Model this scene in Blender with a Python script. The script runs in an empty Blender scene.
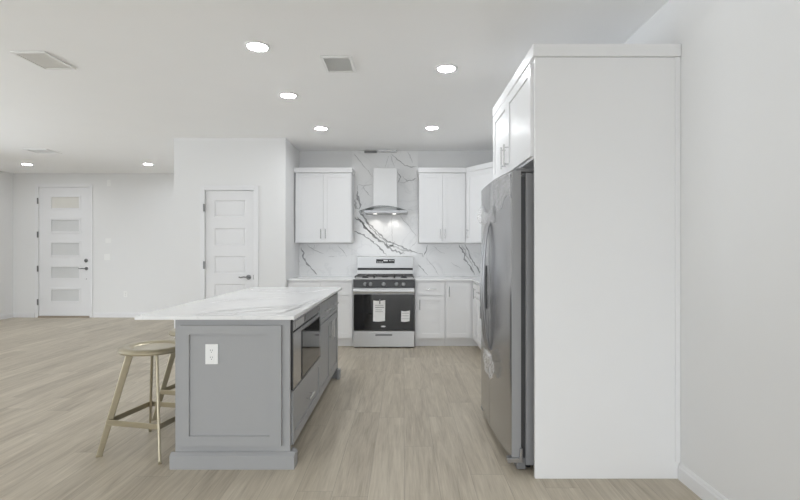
import bpy, bmesh, math, random
from mathutils import Vector, Matrix, noise

scene = bpy.context.scene
C = scene.collection
F = 475.0                      # focal length in pixels of an 800-pixel wide picture
CX, CY, H = 404.0, 250.0, 1.25

# ------------------------------------------------------------------ camera
cam = bpy.data.cameras.new('camera')
cam.sensor_width = 36.0
cam.lens = F / 800 * 36
cam.shift_x = -(CX - 400) / 800
cam.clip_start = 0.05
camo = bpy.data.objects.new('camera', cam)
camo.location = (0, 0, H)
camo.rotation_euler = (math.radians(90), 0, 0)
C.objects.link(camo)
scene.camera = camo

# ------------------------------------------------------------------ world, daylight, exposure
world = bpy.data.worlds.new('sky')
scene.world = world
world.use_nodes = True
bg = world.node_tree.nodes['Background']
bg.inputs['Color'].default_value = (0.895, 0.95, 1.0, 1)
wnt = world.node_tree
wtc = wnt.nodes.new('ShaderNodeTexCoord'); wsp = wnt.nodes.new('ShaderNodeSeparateXYZ')
def wmath(op, a, b_):
    n = wnt.nodes.new('ShaderNodeMath'); n.operation = op
    for k, v in enumerate((a, b_)):
        if isinstance(v, (int, float)): n.inputs[k].default_value = v
        else: wnt.links.new(v, n.inputs[k])
    return n.outputs[0]
def wstep(val, lo, hi):                                          # smooth step from lo to hi around zero
    n = wnt.nodes.new('ShaderNodeMapRange')
    n.inputs['From Min'].default_value = -0.08; n.inputs['From Max'].default_value = 0.08
    for k, v in (('To Min', lo), ('To Max', hi)):
        if isinstance(v, (int, float)): n.inputs[k].default_value = v
        else: wnt.links.new(v, n.inputs[k])
    wnt.links.new(val, n.inputs['Value'])
    return n.outputs[0]
# made-up strengths by direction to balance the room: behind bright above, left bright below
wnt.links.new(wtc.outputs['Generated'], wsp.inputs[0])
behind = wstep(wsp.outputs[2], 1.4, 5.0)
left = wstep(wsp.outputs[2], 5.8, 0.7)
wnt.links.new(wstep(wmath('SUBTRACT', wsp.outputs[0], wsp.outputs[1]), left, behind), bg.inputs['Strength'])
vs = scene.view_settings
vs.view_transform = 'Standard'
vs.look = 'None'
vs.gamma = 1
vs.use_curve_mapping = False
vs.exposure = 0.07
LIGHT_STRENGTH = 118.0           # ceiling lamp lenses
scene.cycles.diffuse_bounces = 8
scene.cycles.max_bounces = 14

RIGHT, LEFT, BACK, FRONT, REAR, CEIL = 1.508, -7.24, 6.80, 8.80, -3.2, 2.67
PANTRY_L, PANTRY_R, PANTRY_F = -2.91, -1.50, 6.01
WINDOWS = [(-6.6, -3.4, 0.25, 2.35), (-2.6, 1.2, 0.05, 2.35)]   # openings in the wall behind the camera
for i, (x0, x1, z0, z1) in enumerate(WINDOWS):
    l = bpy.data.lights.new('daylight_portal', 'AREA')
    l.shape = 'RECTANGLE'; l.size = x1 - x0; l.size_y = z1 - z0
    l.cycles.is_portal = True
    o = bpy.data.objects.new('daylight_portal', l)
    o.location = ((x0 + x1) / 2, REAR - 0.05, (z0 + z1) / 2)
    o.rotation_euler = (math.radians(90), 0, 0)
    C.objects.link(o)
SIDE_WIN = (0.0, 6.0, 0.3, 2.35)                               # opening in the left wall
l = bpy.data.lights.new('daylight_portal', 'AREA')
l.shape = 'RECTANGLE'; l.size = SIDE_WIN[1] - SIDE_WIN[0]; l.size_y = SIDE_WIN[3] - SIDE_WIN[2]
l.cycles.is_portal = True
o = bpy.data.objects.new('daylight_portal', l)
o.location = (LEFT - 0.05, (SIDE_WIN[0] + SIDE_WIN[1]) / 2, (SIDE_WIN[2] + SIDE_WIN[3]) / 2)
o.rotation_euler = (math.radians(90), 0, math.radians(-90))
C.objects.link(o)

# ------------------------------------------------------------------ materials
def new_mat(name):
    m = bpy.data.materials.new(name)
    m.use_nodes = True
    nt = m.node_tree
    return m, nt, nt.nodes['Principled BSDF']

def mat(name, col, rough=0.5, metal=0.0, vary=0.02, scale=6.0, bump=0.0, bscale=200.0, stretch=None, **kw):
    m, nt, b = new_mat(name)
    b.inputs['Roughness'].default_value = rough
    b.inputs['Metallic'].default_value = metal
    for k, v in kw.items():
        b.inputs[k.replace('_', ' ')].default_value = v
    tc = nt.nodes.new('ShaderNodeTexCoord')
    mp = nt.nodes.new('ShaderNodeMapping')
    if stretch: mp.inputs['Scale'].default_value = stretch
    nt.links.new(tc.outputs['Object'], mp.inputs[0])
    nz = nt.nodes.new('ShaderNodeTexNoise')
    nz.inputs['Scale'].default_value = scale
    nz.inputs['Detail'].default_value = 4
    nt.links.new(mp.outputs[0], nz.inputs['Vector'])
    mx = nt.nodes.new('ShaderNodeMix'); mx.data_type = 'RGBA'
    mx.inputs[6].default_value = (*[c * (1 - vary) for c in col], 1)
    mx.inputs[7].default_value = (*[min(1, c * (1 + vary)) for c in col], 1)
    nt.links.new(nz.outputs['Fac'], mx.inputs[0])
    nt.links.new(mx.outputs[2], b.inputs['Base Color'])
    if bump:
        n2 = nt.nodes.new('ShaderNodeTexNoise'); n2.inputs['Scale'].default_value = bscale
        nt.links.new(tc.outputs['Object'], n2.inputs['Vector'])
        bp = nt.nodes.new('ShaderNodeBump'); bp.inputs['Strength'].default_value = bump
        bp.inputs['Distance'].default_value = 0.002
        nt.links.new(n2.outputs['Fac'], bp.inputs['Height'])
        nt.links.new(bp.outputs[0], b.inputs['Normal'])
    return m

M = {}
M['wall'] = mat('wall_paint', (0.79, 0.79, 0.79), 0.7, vary=0.01, scale=3, bump=0.08, bscale=160)
M['ceiling'] = mat('ceiling_paint', (0.93, 0.93, 0.93), 0.8, vary=0.01, scale=3, bump=0.15, bscale=120)
M['trim'] = mat('trim_paint', (0.80, 0.80, 0.81), 0.4, vary=0.01)
M['cabinet'] = mat('white_cabinet_paint', (0.84, 0.84, 0.845), 0.32, vary=0.008)
M['grey'] = mat('grey_cabinet_paint', (0.36, 0.362, 0.368), 0.38, vary=0.015)
M['dark_gap'] = mat('dark_cavity', (0.03, 0.03, 0.03), 0.7)
M['steel'] = mat('stainless_steel', (0.52, 0.52, 0.53), 0.24, 1.0, vary=0.03, scale=8, stretch=(60, 60, 0.6))
M['range_steel'] = mat('range_stainless_steel', (0.56, 0.56, 0.56), 0.42, 1.0, vary=0.03, scale=8, stretch=(0.6, 40, 60))
M['chrome'] = mat('brushed_nickel', (0.68, 0.68, 0.68), 0.25, 1.0)
M['pale_steel'] = mat('pale_satin_steel', (0.74, 0.74, 0.74), 0.45, 0.3, vary=0.02)  # even pale satin finish for the hood chimney
M['handle'] = mat('satin_handle_steel', (0.42, 0.42, 0.43), 0.32, 1.0)
M['fridge_side'] = mat('grey_fridge_side', (0.27, 0.27, 0.275), 0.45)
M['panel_dark'] = mat('dark_control_panel', (0.055, 0.055, 0.057), 0.4, 0.3)
M['knob'] = mat('grey_knob', (0.30, 0.30, 0.30), 0.35, 0.9)
M['dark_nickel'] = mat('dark_nickel', (0.22, 0.22, 0.22), 0.35, 0.9)
M['door_edge'] = mat('grey_door_edge', (0.29, 0.29, 0.295), 0.45)
M['body_grey'] = mat('grey_appliance_side', (0.20, 0.20, 0.205), 0.45, 0.2)
M['black'] = mat('black_plastic', (0.015, 0.015, 0.016), 0.35)
M['black_glass'] = mat('black_oven_glass', (0.012, 0.012, 0.013), 0.05, Specular_IOR_Level=0.65)
M['iron'] = mat('cast_iron', (0.10, 0.10, 0.10), 0.55, 0.2)
M['white_plastic'] = mat('white_plastic', (0.86, 0.86, 0.85), 0.35, vary=0.005)
M['paper'] = mat('white_paper', (0.88, 0.88, 0.87), 0.8, vary=0.02)
M['print'] = mat('grey_print', (0.25, 0.25, 0.25), 0.8)
M['stool'] = mat('champagne_metal', (0.47, 0.42, 0.31), 0.3, 0.75, vary=0.04)
M['pane'] = mat('frosted_pane', (0.68, 0.685, 0.685), 0.2, vary=0.16, scale=1.6)
M['pane_warm'] = mat('frosted_pane_top', (0.73, 0.715, 0.67), 0.2, vary=0.12, scale=1.6)
M['vent_grey'] = mat('vent_louvre', (0.86, 0.86, 0.85), 0.5)
M['grey_print'] = mat('pale_grey_print', (0.5, 0.5, 0.5), 0.7)
M['vein'] = mat('marble_vein', (0.36, 0.36, 0.36), 0.3, vary=0.45, scale=30)
M['vein_soft'] = mat('marble_soft_vein', (0.55, 0.55, 0.55), 0.3, vary=0.2, scale=30)
M['threshold'] = mat('bronze_threshold', (0.36, 0.30, 0.23), 0.4, 0.3)

def emit(name, col, s):
    m, nt, b = new_mat(name)
    b.inputs['Base Color'].default_value = (0.9, 0.9, 0.9, 1)
    b.inputs['Emission Color'].default_value = (*col, 1)
    b.inputs['Emission Strength'].default_value = s
    return m
M['lamp'] = emit('lamp_lens', (0.925, 0.96, 1.0), LIGHT_STRENGTH)
M['hood_lamp'] = emit('hood_lamp', (1, 0.97, 0.92), 4.0)

m, nt, b = new_mat('curved_glass')
b.inputs['Base Color'].default_value = (0.75, 0.78, 0.78, 1)
b.inputs['Roughness'].default_value = 0.04
b.inputs['Transmission Weight'].default_value = 0.75
M['glass'] = m

m, nt, b = new_mat('clear_plastic_film')
b.inputs['Base Color'].default_value = (0.85, 0.85, 0.86, 1)
b.inputs['Roughness'].default_value = 0.12
tr = nt.nodes.new('ShaderNodeBsdfTransparent')
mx = nt.nodes.new('ShaderNodeMixShader')
nz = nt.nodes.new('ShaderNodeTexNoise'); nz.inputs['Scale'].default_value = 14; nz.inputs['Detail'].default_value = 6
rp = nt.nodes.new('ShaderNodeMapRange')
rp.inputs['From Min'].default_value = 0.35; rp.inputs['From Max'].default_value = 0.7
rp.inputs['To Min'].default_value = 0.05; rp.inputs['To Max'].default_value = 0.45
nt.links.new(nz.outputs['Fac'], rp.inputs['Value'])
nt.links.new(rp.outputs[0], mx.inputs[0])
nt.links.new(tr.outputs[0], mx.inputs[1]); nt.links.new(b.outputs[0], mx.inputs[2])
nt.links.new(mx.outputs[0], nt.nodes['Material Output'].inputs['Surface'])
M['film'] = m

# marble: white quartz with faint cloudy veins
m, nt, b = new_mat('white_marble')
b.inputs['Roughness'].default_value = 0.18
tc = nt.nodes.new('ShaderNodeTexCoord')
nz = nt.nodes.new('ShaderNodeTexNoise'); nz.inputs['Scale'].default_value = 2.2; nz.inputs['Detail'].default_value = 9
nz.inputs['Distortion'].default_value = 0.9
nt.links.new(tc.outputs['Object'], nz.inputs['Vector'])
sb = nt.nodes.new('ShaderNodeMath'); sb.operation = 'SUBTRACT'; sb.inputs[1].default_value = 0.5
ab = nt.nodes.new('ShaderNodeMath'); ab.operation = 'ABSOLUTE'
nt.links.new(nz.outputs['Fac'], sb.inputs[0]); nt.links.new(sb.outputs[0], ab.inputs[0])
rp = nt.nodes.new('ShaderNodeMapRange')
rp.inputs['From Min'].default_value = 0.0; rp.inputs['From Max'].default_value = 0.02
nt.links.new(ab.outputs[0], rp.inputs['Value'])
mx = nt.nodes.new('ShaderNodeMix'); mx.data_type = 'RGBA'
mx.inputs[6].default_value = (0.80, 0.802, 0.805, 1); mx.inputs[7].default_value = (0.86, 0.86, 0.86, 1)
nt.links.new(rp.outputs[0], mx.inputs[0]); nt.links.new(mx.outputs[2], b.inputs['Base Color'])
M['marble'] = m

# floor: pale oak planks running towards the back wall
def floor_mat():
    m, nt, b = new_mat('oak_plank_floor')
    N = nt.nodes.new; L = nt.links.new
    tc = N('ShaderNodeTexCoord'); sp = N('ShaderNodeSeparateXYZ'); L(tc.outputs['Object'], sp.inputs[0])
    def math_(op, a, b_=None, c=None):
        n = N('ShaderNodeMath'); n.operation = op
        for i, v in enumerate((a, b_, c)):
            if v is None: continue
            if isinstance(v, (int, float)): n.inputs[i].default_value = v
            else: L(v, n.inputs[i])
        return n.outputs[0]
    W_, L_ = 0.185, 1.25
    xr = math_('DIVIDE', sp.outputs[0], W_)
    row = math_('FLOOR', xr)
    wn = N('ShaderNodeTexWhiteNoise'); wn.noise_dimensions = '1D'; L(row, wn.inputs['W'])
    yr = math_('ADD', math_('DIVIDE', sp.outputs[1], L_), wn.outputs['Value'])
    col = math_('FLOOR', yr)
    cv = N('ShaderNodeCombineXYZ'); L(row, cv.inputs[0]); L(col, cv.inputs[1])
    wn2 = N('ShaderNodeTexWhiteNoise'); wn2.noise_dimensions = '2D'; L(cv.outputs[0], wn2.inputs['Vector'])
    # grain
    gv = N('ShaderNodeCombineXYZ')
    L(math_('MULTIPLY', sp.outputs[0], 16), gv.inputs[0])
    L(math_('MULTIPLY', sp.outputs[1], 1.3), gv.inputs[1])
    L(math_('MULTIPLY', wn2.outputs['Value'], 37), gv.inputs[2])
    g = N('ShaderNodeTexNoise'); g.inputs['Scale'].default_value = 1.0; g.inputs['Detail'].default_value = 7
    g.inputs['Roughness'].default_value = 0.62; g.inputs['Distortion'].default_value = 1.0
    L(gv.outputs[0], g.inputs['Vector'])
    fv = N('ShaderNodeCombineXYZ')
    L(math_('MULTIPLY', sp.outputs[0], 140), fv.inputs[0])
    L(math_('MULTIPLY', sp.outputs[1], 5), fv.inputs[1])
    L(math_('MULTIPLY', wn2.outputs['Value'], 91), fv.inputs[2])
    fg = N('ShaderNodeTexNoise'); fg.inputs['Scale'].default_value = 1.0; fg.inputs['Detail'].default_value = 3
    L(fv.outputs[0], fg.inputs['Vector'])
    rp = N('ShaderNodeValToRGB')
    e = rp.color_ramp.elements
    e[0].position = 0.28; e[0].color = (0.33, 0.282, 0.215, 1)
    e[1].position = 0.73; e[1].color = (0.63, 0.568, 0.465, 1)
    k = e.new(0.5); k.color = (0.49, 0.433, 0.345, 1)
    mixv = math_('ADD', math_('MULTIPLY', g.outputs['Fac'], 0.66), math_('MULTIPLY', fg.outputs['Fac'], 0.34))
    tone = math_('ADD', mixv, math_('MULTIPLY', math_('SUBTRACT', wn2.outputs['Value'], 0.5), 0.13))
    L(tone, rp.inputs[0])
    # seams
    fx = math_('FRACT', xr); fy = math_('FRACT', yr)
    sx = math_('LESS_THAN', fx, 0.012); sy = math_('LESS_THAN', fy, 0.0022)
    seam = math_('MAXIMUM', sx, sy)
    mx = N('ShaderNodeMix'); mx.data_type = 'RGBA'
    L(math_('MULTIPLY', seam, 0.45), mx.inputs[0]); L(rp.outputs[0], mx.inputs[6])
    mx.inputs[7].default_value = (0.16, 0.14, 0.11, 1)
    L(mx.outputs[2], b.inputs['Base Color'])
    b.inputs['Roughness'].default_value = 0.42
    b.inputs['Specular IOR Level'].default_value = 0.4
    return m
M['floor'] = floor_mat()

# ------------------------------------------------------------------ mesh helpers
class MB:
    def __init__(self):
        self.bm = bmesh.new(); self.mi = 0
    def face(self, vs_):
        f = self.bm.faces.new([v if isinstance(v, bmesh.types.BMVert) else self.bm.verts.new(v) for v in vs_])
        f.material_index = self.mi
        return f
    def box(self, x0, x1, y0, y1, z0, z1):
        return self.fbox(Vector((0, 0, 0)), Vector((1, 0, 0)), Vector((0, 1, 0)), x0, x1, y0, y1, z0, z1)
    def fbox(self, O, u, n, u0, u1, n0, n1, z0, z1):
        P = lambda a, c, z: O + u * a + n * c + Vector((0, 0, z))
        v = [self.bm.verts.new(P(a, c, z)) for z in (z0, z1) for c in (n0, n1) for a in (u0, u1)]
        for q in ((0, 1, 3, 2), (4, 5, 7, 6), (0, 1, 5, 4), (2, 3, 7, 6), (0, 2, 6, 4), (1, 3, 7, 5)):
            self.face([v[i] for i in q])
        return self
    def prism(self, poly, z0, z1):
        a = [self.bm.verts.new((x, y, z0)) for x, y in poly]
        b = [self.bm.verts.new((x, y, z1)) for x, y in poly]
        self.face(a[::-1]); self.face(b)
        for i in range(len(poly)):
            j = (i + 1) % len(poly)
            self.face([a[i], a[j], b[j], b[i]])
        return self
    def extrude_dir(self, pts, d):
        a = [self.bm.verts.new(p) for p in pts]; b = [self.bm.verts.new(Vector(p) + Vector(d)) for p in pts]
        self.face(a[::-1]); self.face(b)
        for i in range(len(pts)):
            j = (i + 1) % len(pts)
            self.face([a[i], a[j], b[j], b[i]])
        return self
    def tube(self, path, r, n=10, flat=1.0, flat_axis=None):
        path = [Vector(p) for p in path]
        rings = []
        for i, p in enumerate(path):
            t = (path[min(i + 1, len(path) - 1)] - path[max(i - 1, 0)]).normalized()
            ref = Vector(flat_axis) if flat_axis else (Vector((0, 0, 1)) if abs(t.z) < 0.9 else Vector((1, 0, 0)))
            a = (ref - t * ref.dot(t)).normalized(); c = t.cross(a)
            rr = r[i] if isinstance(r, (list, tuple)) else r
            rings.append([self.bm.verts.new(p + (a * math.cos(k * 2 * math.pi / n) + c * flat * math.sin(k * 2 * math.pi / n)) * rr) for k in range(n)])
        for A, B in zip(rings, rings[1:]):
            for k in range(n):
                self.face([A[k], A[(k + 1) % n], B[(k + 1) % n], B[k]])
        self.face(rings[0][::-1]); self.face(rings[-1])
        return self
    def bar(self, p0, p1, wa, w, t, w1=None, t1=None):
        """flat bar from p0 to p1: wide along wa"""
        p0, p1 = Vector(p0), Vector(p1); d = (p1 - p0).normalized()
        a = Vector(wa); a = (a - d * a.dot(d)).normalized(); c = d.cross(a)
        w1 = w1 or w; t1 = t1 or t
        v = []
        for p, ww, tt in ((p0, w, t), (p1, w1, t1)):
            for s, q in ((-1, -1), (1, -1), (1, 1), (-1, 1)):
                v.append(self.bm.verts.new(p + a * s * ww / 2 + c * q * tt / 2))
        for q in ((0, 1, 2, 3), (4, 5, 6, 7), (0, 1, 5, 4), (1, 2, 6, 5), (2, 3, 7, 6), (3, 0, 4, 7)):
            self.face([v[i] for i in q])
        return self
    def lathe(self, prof, c=(0, 0, 0), n=40, axis='z'):
        c = Vector(c); rings = []
        def pt(r, h, a):
            if axis == 'z': return c + Vector((r * math.cos(a), r * math.sin(a), h))
            if axis == 'y': return c + Vector((r * math.cos(a), h, r * math.sin(a)))
            return c + Vector((h, r * math.cos(a), r * math.sin(a)))
        for r, h in prof:
            if r < 1e-6: rings.append([self.bm.verts.new(pt(0, h, 0))])
            else: rings.append([self.bm.verts.new(pt(r, h, k * 2 * math.pi / n)) for k in range(n)])
        for A, B in zip(rings, rings[1:]):
            for k in range(n):
                k2 = (k + 1) % n
                if len(A) == 1 and len(B) == 1: continue
                if len(A) == 1: self.face([A[0], B[k], B[k2]])
                elif len(B) == 1: self.face([A[k], A[k2], B[0]])
                else: self.face([A[k], A[k2], B[k2], B[k]])
        return self
    def paneled(self, O, u, n, w, z0, z1, t, rects, rec=0.009, bevel=0.0, back=True):
        """slab standing on O, width along u, outward normal n, with a column of recessed rects (u0,u1,za,zb)"""
        up = Vector((0, 0, 1)); O = Vector(O); u = Vector(u); n = Vector(n)
        P = lambda a, z, c: O + u * a + up * z + n * c
        rects = sorted(rects, key=lambda r: r[2])
        Q = lambda a0, a1, b0, b1: self.face([P(a0, b0, t), P(a1, b0, t), P(a1, b1, t), P(a0, b1, t)])
        r0, r1 = rects[0][0], rects[0][1]
        Q(0, r0, z0, z1); Q(r1, w, z0, z1)
        zz = z0
        for (a0, a1, b0, b1) in rects:
            Q(r0, r1, zz, b0); zz = b1
        Q(r0, r1, zz, z1)
        for (a0, a1, b0, b1) in rects:
            k = bevel
            o4 = [(a0, b0), (a1, b0), (a1, b1), (a0, b1)]
            i4 = [(a0 + k, b0 + k), (a1 - k, b0 + k), (a1 - k, b1 - k), (a0 + k, b1 - k)]
            for i in range(4):
                j = (i + 1) % 4
                self.face([P(*o4[i], t), P(*o4[j], t), P(*i4[j], t - rec), P(*i4[i], t - rec)])
            if back: self.face([P(*p, t - rec) for p in i4])
        for (a, b_, c, d) in (((0, z0), (w, z0), 0, 0), ((w, z0), (w, z1), 0, 0), ((w, z1), (0, z1), 0, 0), ((0, z1), (0, z0), 0, 0)):
            self.face([P(*a, 0), P(*b_, 0), P(*b_, t), P(*a, t)])
        self.face([P(0, z0, 0), P(0, z1, 0), P(w, z1, 0), P(w, z0, 0)])
        return self
    def shaker(self, O, u, n, w, z0, z1, t=0.02, rail=0.057, rec=0.009):
        return self.paneled(O, u, n, w, z0, z1, t, [(rail, w - rail, z0 + rail, z1 - rail)], rec)
    def pull(self, p, along, out, length, r=0.0055, stand=0.028):
        """bar pull centred at p on a surface"""
        p = Vector(p); along = Vector(along); out = Vector(out)
        a = p + out * stand - along * length / 2; b = p + out * stand + along * length / 2
        self.tube([a, b], r, 8)
        for s in (-1, 1):
            q = p + along * s * (length / 2 - 0.02)
            self.tube([q, q + out * stand], r * 0.8, 8)
        return self
    def vein(self, pts, width, plane, off, seed, jit=0.35, wob=None):
        """irregular vein strip lying on a slab; plane = ('y', value) or ('z', value) or ('x', value)"""
        rnd = random.Random(seed)
        P = [Vector(p) for p in pts]
        fine = []
        for a, b in zip(P, P[1:]):
            k = max(2, int((b - a).length / 0.025))
            for i in range(k): fine.append(a.lerp(b, i / k))
        fine.append(P[-1])
        nrm = Vector(off).normalized()
        L_, R_ = [], []
        for i, p in enumerate(fine):
            t = (fine[min(i + 1, len(fine) - 1)] - fine[max(i - 1, 0)]).normalized()
            s = t.cross(nrm)
            p = p + s * rnd.uniform(-1, 1) * (wob if wob is not None else max(width * 0.5, 0.006))
            end = min(i, len(fine) - 1 - i) / 3.0
            wd = width * rnd.uniform(1 - jit * 1.6, 1 + jit) * min(1, 0.25 + end)
            L_.append(p + s * wd / 2 + Vector(off)); R_.append(p - s * wd / 2 + Vector(off))
        a = [self.bm.verts.new(p) for p in L_]; b = [self.bm.verts.new(p) for p in R_]
        for i in range(len(a) - 1):
            self.face([a[i], a[i + 1], b[i + 1], b[i]])
        return self
    def grid_sheet(self, fn, nu, nv):
        v = [[self.bm.verts.new(fn(i / nu, j / nv)) for j in range(nv + 1)] for i in range(nu + 1)]
        for i in range(nu):
            for j in range(nv):
                self.face([v[i][j], v[i + 1][j], v[i + 1][j + 1], v[i][j + 1]])
        return self

ORG = {}
def part(name, mb, mats, parent=None, bev=0.0, smooth=False, origin=None, label=None, recalc=True):
    bm = mb.bm
    if recalc: bmesh.ops.recalc_face_normals(bm, faces=bm.faces[:])
    if parent is not None: org = ORG[parent]
    elif origin is not None: org = Vector(origin)
    else:
        xs = [v.co for v in bm.verts]
        org = Vector(((min(v.x for v in xs) + max(v.x for v in xs)) / 2, (min(v.y for v in xs) + max(v.y for v in xs)) / 2, min(v.z for v in xs)))
    bmesh.ops.translate(bm, verts=bm.verts[:], vec=-org)
    me = bpy.data.meshes.new(name); bm.to_mesh(me); bm.free()
    if not isinstance(mats, (list, tuple)): mats = [mats]
    for mm in mats: me.materials.append(mm)
    o = bpy.data.objects.new(name, me); C.objects.link(o)
    if parent is not None: o.parent = parent
    else: o.location = org
    ORG[o] = org
    if smooth:
        for p in me.polygons: p.use_smooth = True
        me.set_sharp_from_angle(angle=math.radians(35))
    if bev:
        md = o.modifiers.new('edge', 'BEVEL'); md.width = bev; md.segments = 2; md.limit_method = 'ANGLE'
    if label: o['label'] = label
    return o

def thing(name, label, cat, loc, group=None):
    o = bpy.data.objects.new(name, None); C.objects.link(o)
    o.empty_display_size = 0.1
    o.location = loc; ORG[o] = Vector(loc)
    o['label'] = label; o['category'] = cat
    if group: o['group'] = group
    return o
def tag(o, label, cat, group=None):
    o['label'] = label; o['category'] = cat
    if group: o['group'] = group
    return o
def struct(name, mb, mt, label, cat, parent=None, **kw):
    o = part(name, mb, mt, parent, **kw)
    o['kind'] = 'structure'; o['label'] = label; o['category'] = cat
    return o
def copy_thing(src, loc, label):
    c = src.copy(); C.objects.link(c); c.location = loc; c['label'] = label
    for ch in src.children:
        d = ch.copy(); C.objects.link(d); d.parent = c
        for g in ch.children:
            e = g.copy(); C.objects.link(e); e.parent = d
    return c

def py(x, y, Y): return Vector(((x - CX) * Y / F, Y, H - (y - CY) * Y / F))
def pz(x, y, Z):
    Y = (H - Z) * F / (y - CY)
    return Vector(((x - CX) * Y / F, Y, Z))
UX, UY, UZ = Vector((1, 0, 0)), Vector((0, 1, 0)), Vector((0, 0, 1))

# ------------------------------------------------------------------ the room
T = 0.12
struct('floor', MB().box(LEFT - T, RIGHT + T, REAR - T, FRONT + T, -0.1, 0), M['floor'], 'pale greige oak plank floor', 'floor', origin=(0, 0, 0))
struct('ceiling', MB().box(LEFT - T, RIGHT + T, REAR - T, FRONT + T, CEIL, CEIL + 0.1), M['ceiling'], 'flat white ceiling', 'ceiling', origin=(0, 0, CEIL))
struct('wall_right', MB().box(RIGHT, RIGHT + T, REAR - T, FRONT + T, 0, CEIL), M['wall'], 'plain white wall on the right of the kitchen', 'wall')
struct('wall_back', MB().box(PANTRY_R, RIGHT, BACK, BACK + T, 0, CEIL), M['wall'], 'white wall behind the range and upper cabinets', 'wall')
# pantry block
PS = PANTRY_F / F
dx0, dx1 = (205 - CX) * PS, (254 - CX) * PS; dzt = H + (CY - 190.2) * PS
mb = MB()
mb.box(PANTRY_L, dx0, PANTRY_F, PANTRY_F + T, 0, CEIL)
mb.box(dx1, PANTRY_R, PANTRY_F, PANTRY_F + T, 0, CEIL)
mb.box(dx0, dx1, PANTRY_F, PANTRY_F + T, dzt, CEIL)
mb.box(PANTRY_R - T, PANTRY_R, PANTRY_F + T, BACK + T, 0, CEIL)
mb.box(PANTRY_L, PANTRY_L + T, PANTRY_F + T, FRONT, 0, CEIL)
struct('wall_pantry', mb, M['wall'], 'white wall block around the pantry door', 'wall')
# front wall with the entry door
FS = FRONT / F
ex0, ex1 = (38.6 - CX) * FS, (89.8 - CX) * FS; ezt = H + (CY - 187) * FS
mb = MB()
mb.box(LEFT, ex0, FRONT, FRONT + T, 0, CEIL)
mb.box(ex1, PANTRY_L, FRONT, FRONT + T, 0, CEIL)
mb.box(ex0, ex1, FRONT, FRONT + T, ezt, CEIL)
struct('wall_front', mb, M['wall'], 'white wall around the front entry door', 'wall')
# left wall with window opening
a, b_, z0, z1 = SIDE_WIN
mb = MB()
mb.box(LEFT - T, LEFT, REAR, a, 0, CEIL); mb.box(LEFT - T, LEFT, b_, FRONT, 0, CEIL)
mb.box(LEFT - T, LEFT, a, b_, 0, z0); mb.box(LEFT - T, LEFT, a, b_, z1, CEIL)
struct('wall_left', mb, M['wall'], 'white wall at the far left of the living area', 'wall')
mb = MB()
xs = [LEFT] + [v for w in WINDOWS for v in w[:2]] + [RIGHT]
for k in (0, 2, 4): mb.box(xs[k], xs[k + 1], REAR - T, REAR, 0, CEIL)
for (x0, x1, z0, z1) in WINDOWS:
    mb.box(x0, x1, REAR - T, REAR, 0, z0); mb.box(x0, x1, REAR - T, REAR, z1, CEIL)
struct('wall_rear', mb, M['wall'], 'white wall with windows behind the viewer', 'wall')
def win(name, O, u, n, w, z0, z1, k):
    mb = MB()
    fr = 0.05
    for (a0, a1, b0, b1) in [(0, fr, z0, z1), (w - fr, w, z0, z1), (fr, w - fr, z0, z0 + fr), (fr, w - fr, z1 - fr, z1)] + \
            [(w * i / k - fr / 2, w * i / k + fr / 2, z0 + fr, z1 - fr) for i in range(1, k)]:
        mb.fbox(Vector(O), u, n, a0, a1, -0.04, 0.0, b0, b1)
    struct(name, mb, M['trim'], 'white framed window outside the picture', 'window')
for i, (x0, x1, z0, z1) in enumerate(WINDOWS): win('window_%d' % (i + 1), (x0, REAR - 0.03, 0), UX, UY, x1 - x0, z0, z1, 3)
win('window_3', (LEFT - 0.03, SIDE_WIN[0], 0), UY, UX, SIDE_WIN[1] - SIDE_WIN[0], SIDE_WIN[2], SIDE_WIN[3], 3)

# baseboards
def base(name, O, u, n, w, lab):
    mb = MB()
    O = Vector(O)
    prof = [(0, 0), (0.014, 0), (0.014, 0.066), (0.009, 0.076), (0.009, 0.082), (0.004, 0.09), (0, 0.09)]
    mb.extrude_dir([O + n * a + UZ * z for a, z in prof], u * w)
    struct(name, mb, M['trim'], lab, 'baseboard')
base('baseboard_right', (RIGHT, REAR, 0), UY, -UX, 2.59 - REAR, 'white baseboard along the right wall')
base('baseboard_front', (ex1 + 0.07, FRONT, 0), UX, -UY, PANTRY_L - ex1 - 0.07, 'white baseboard right of the front door')
base('baseboard_entry', (LEFT + 0.014, FRONT, 0), UX, -UY, ex0 - LEFT - 0.084, 'white baseboard left of the front door')
base('baseboard_left', (LEFT, REAR, 0), UY, UX, FRONT - REAR, 'white baseboard along the far left wall')
base('baseboard_pantry', (PANTRY_L, PANTRY_F, 0), UX, -UY, (200.6 - CX) * PS - PANTRY_L, 'white baseboard left of the pantry door')
base('baseboard_pantry_corner', ((259 - CX) * PS, PANTRY_F, 0), UX, -UY, PANTRY_R - (259 - CX) * PS, 'white baseboard right of the pantry door')

# door casings
def casing(name, x0, x1, zt, Y, wd, lab, d=0.016):
    mb = MB()
    for (a, c, z0, z1) in ((x0 - wd, x0, 0, zt + wd), (x1, x1 + wd, 0, zt + wd), (x0, x1, zt, zt + wd)):
        mb.box(a, c, Y - d, Y, z0, z1)
    struct(name, mb, M['trim'], lab, 'trim', bev=0.004)
casing('trim_1', dx0, dx1, dzt, PANTRY_F, 0.058, 'white casing around the pantry door')
casing('trim_2', ex0, ex1, ezt, FRONT, 0.06, 'white casing around the front door')

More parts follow.
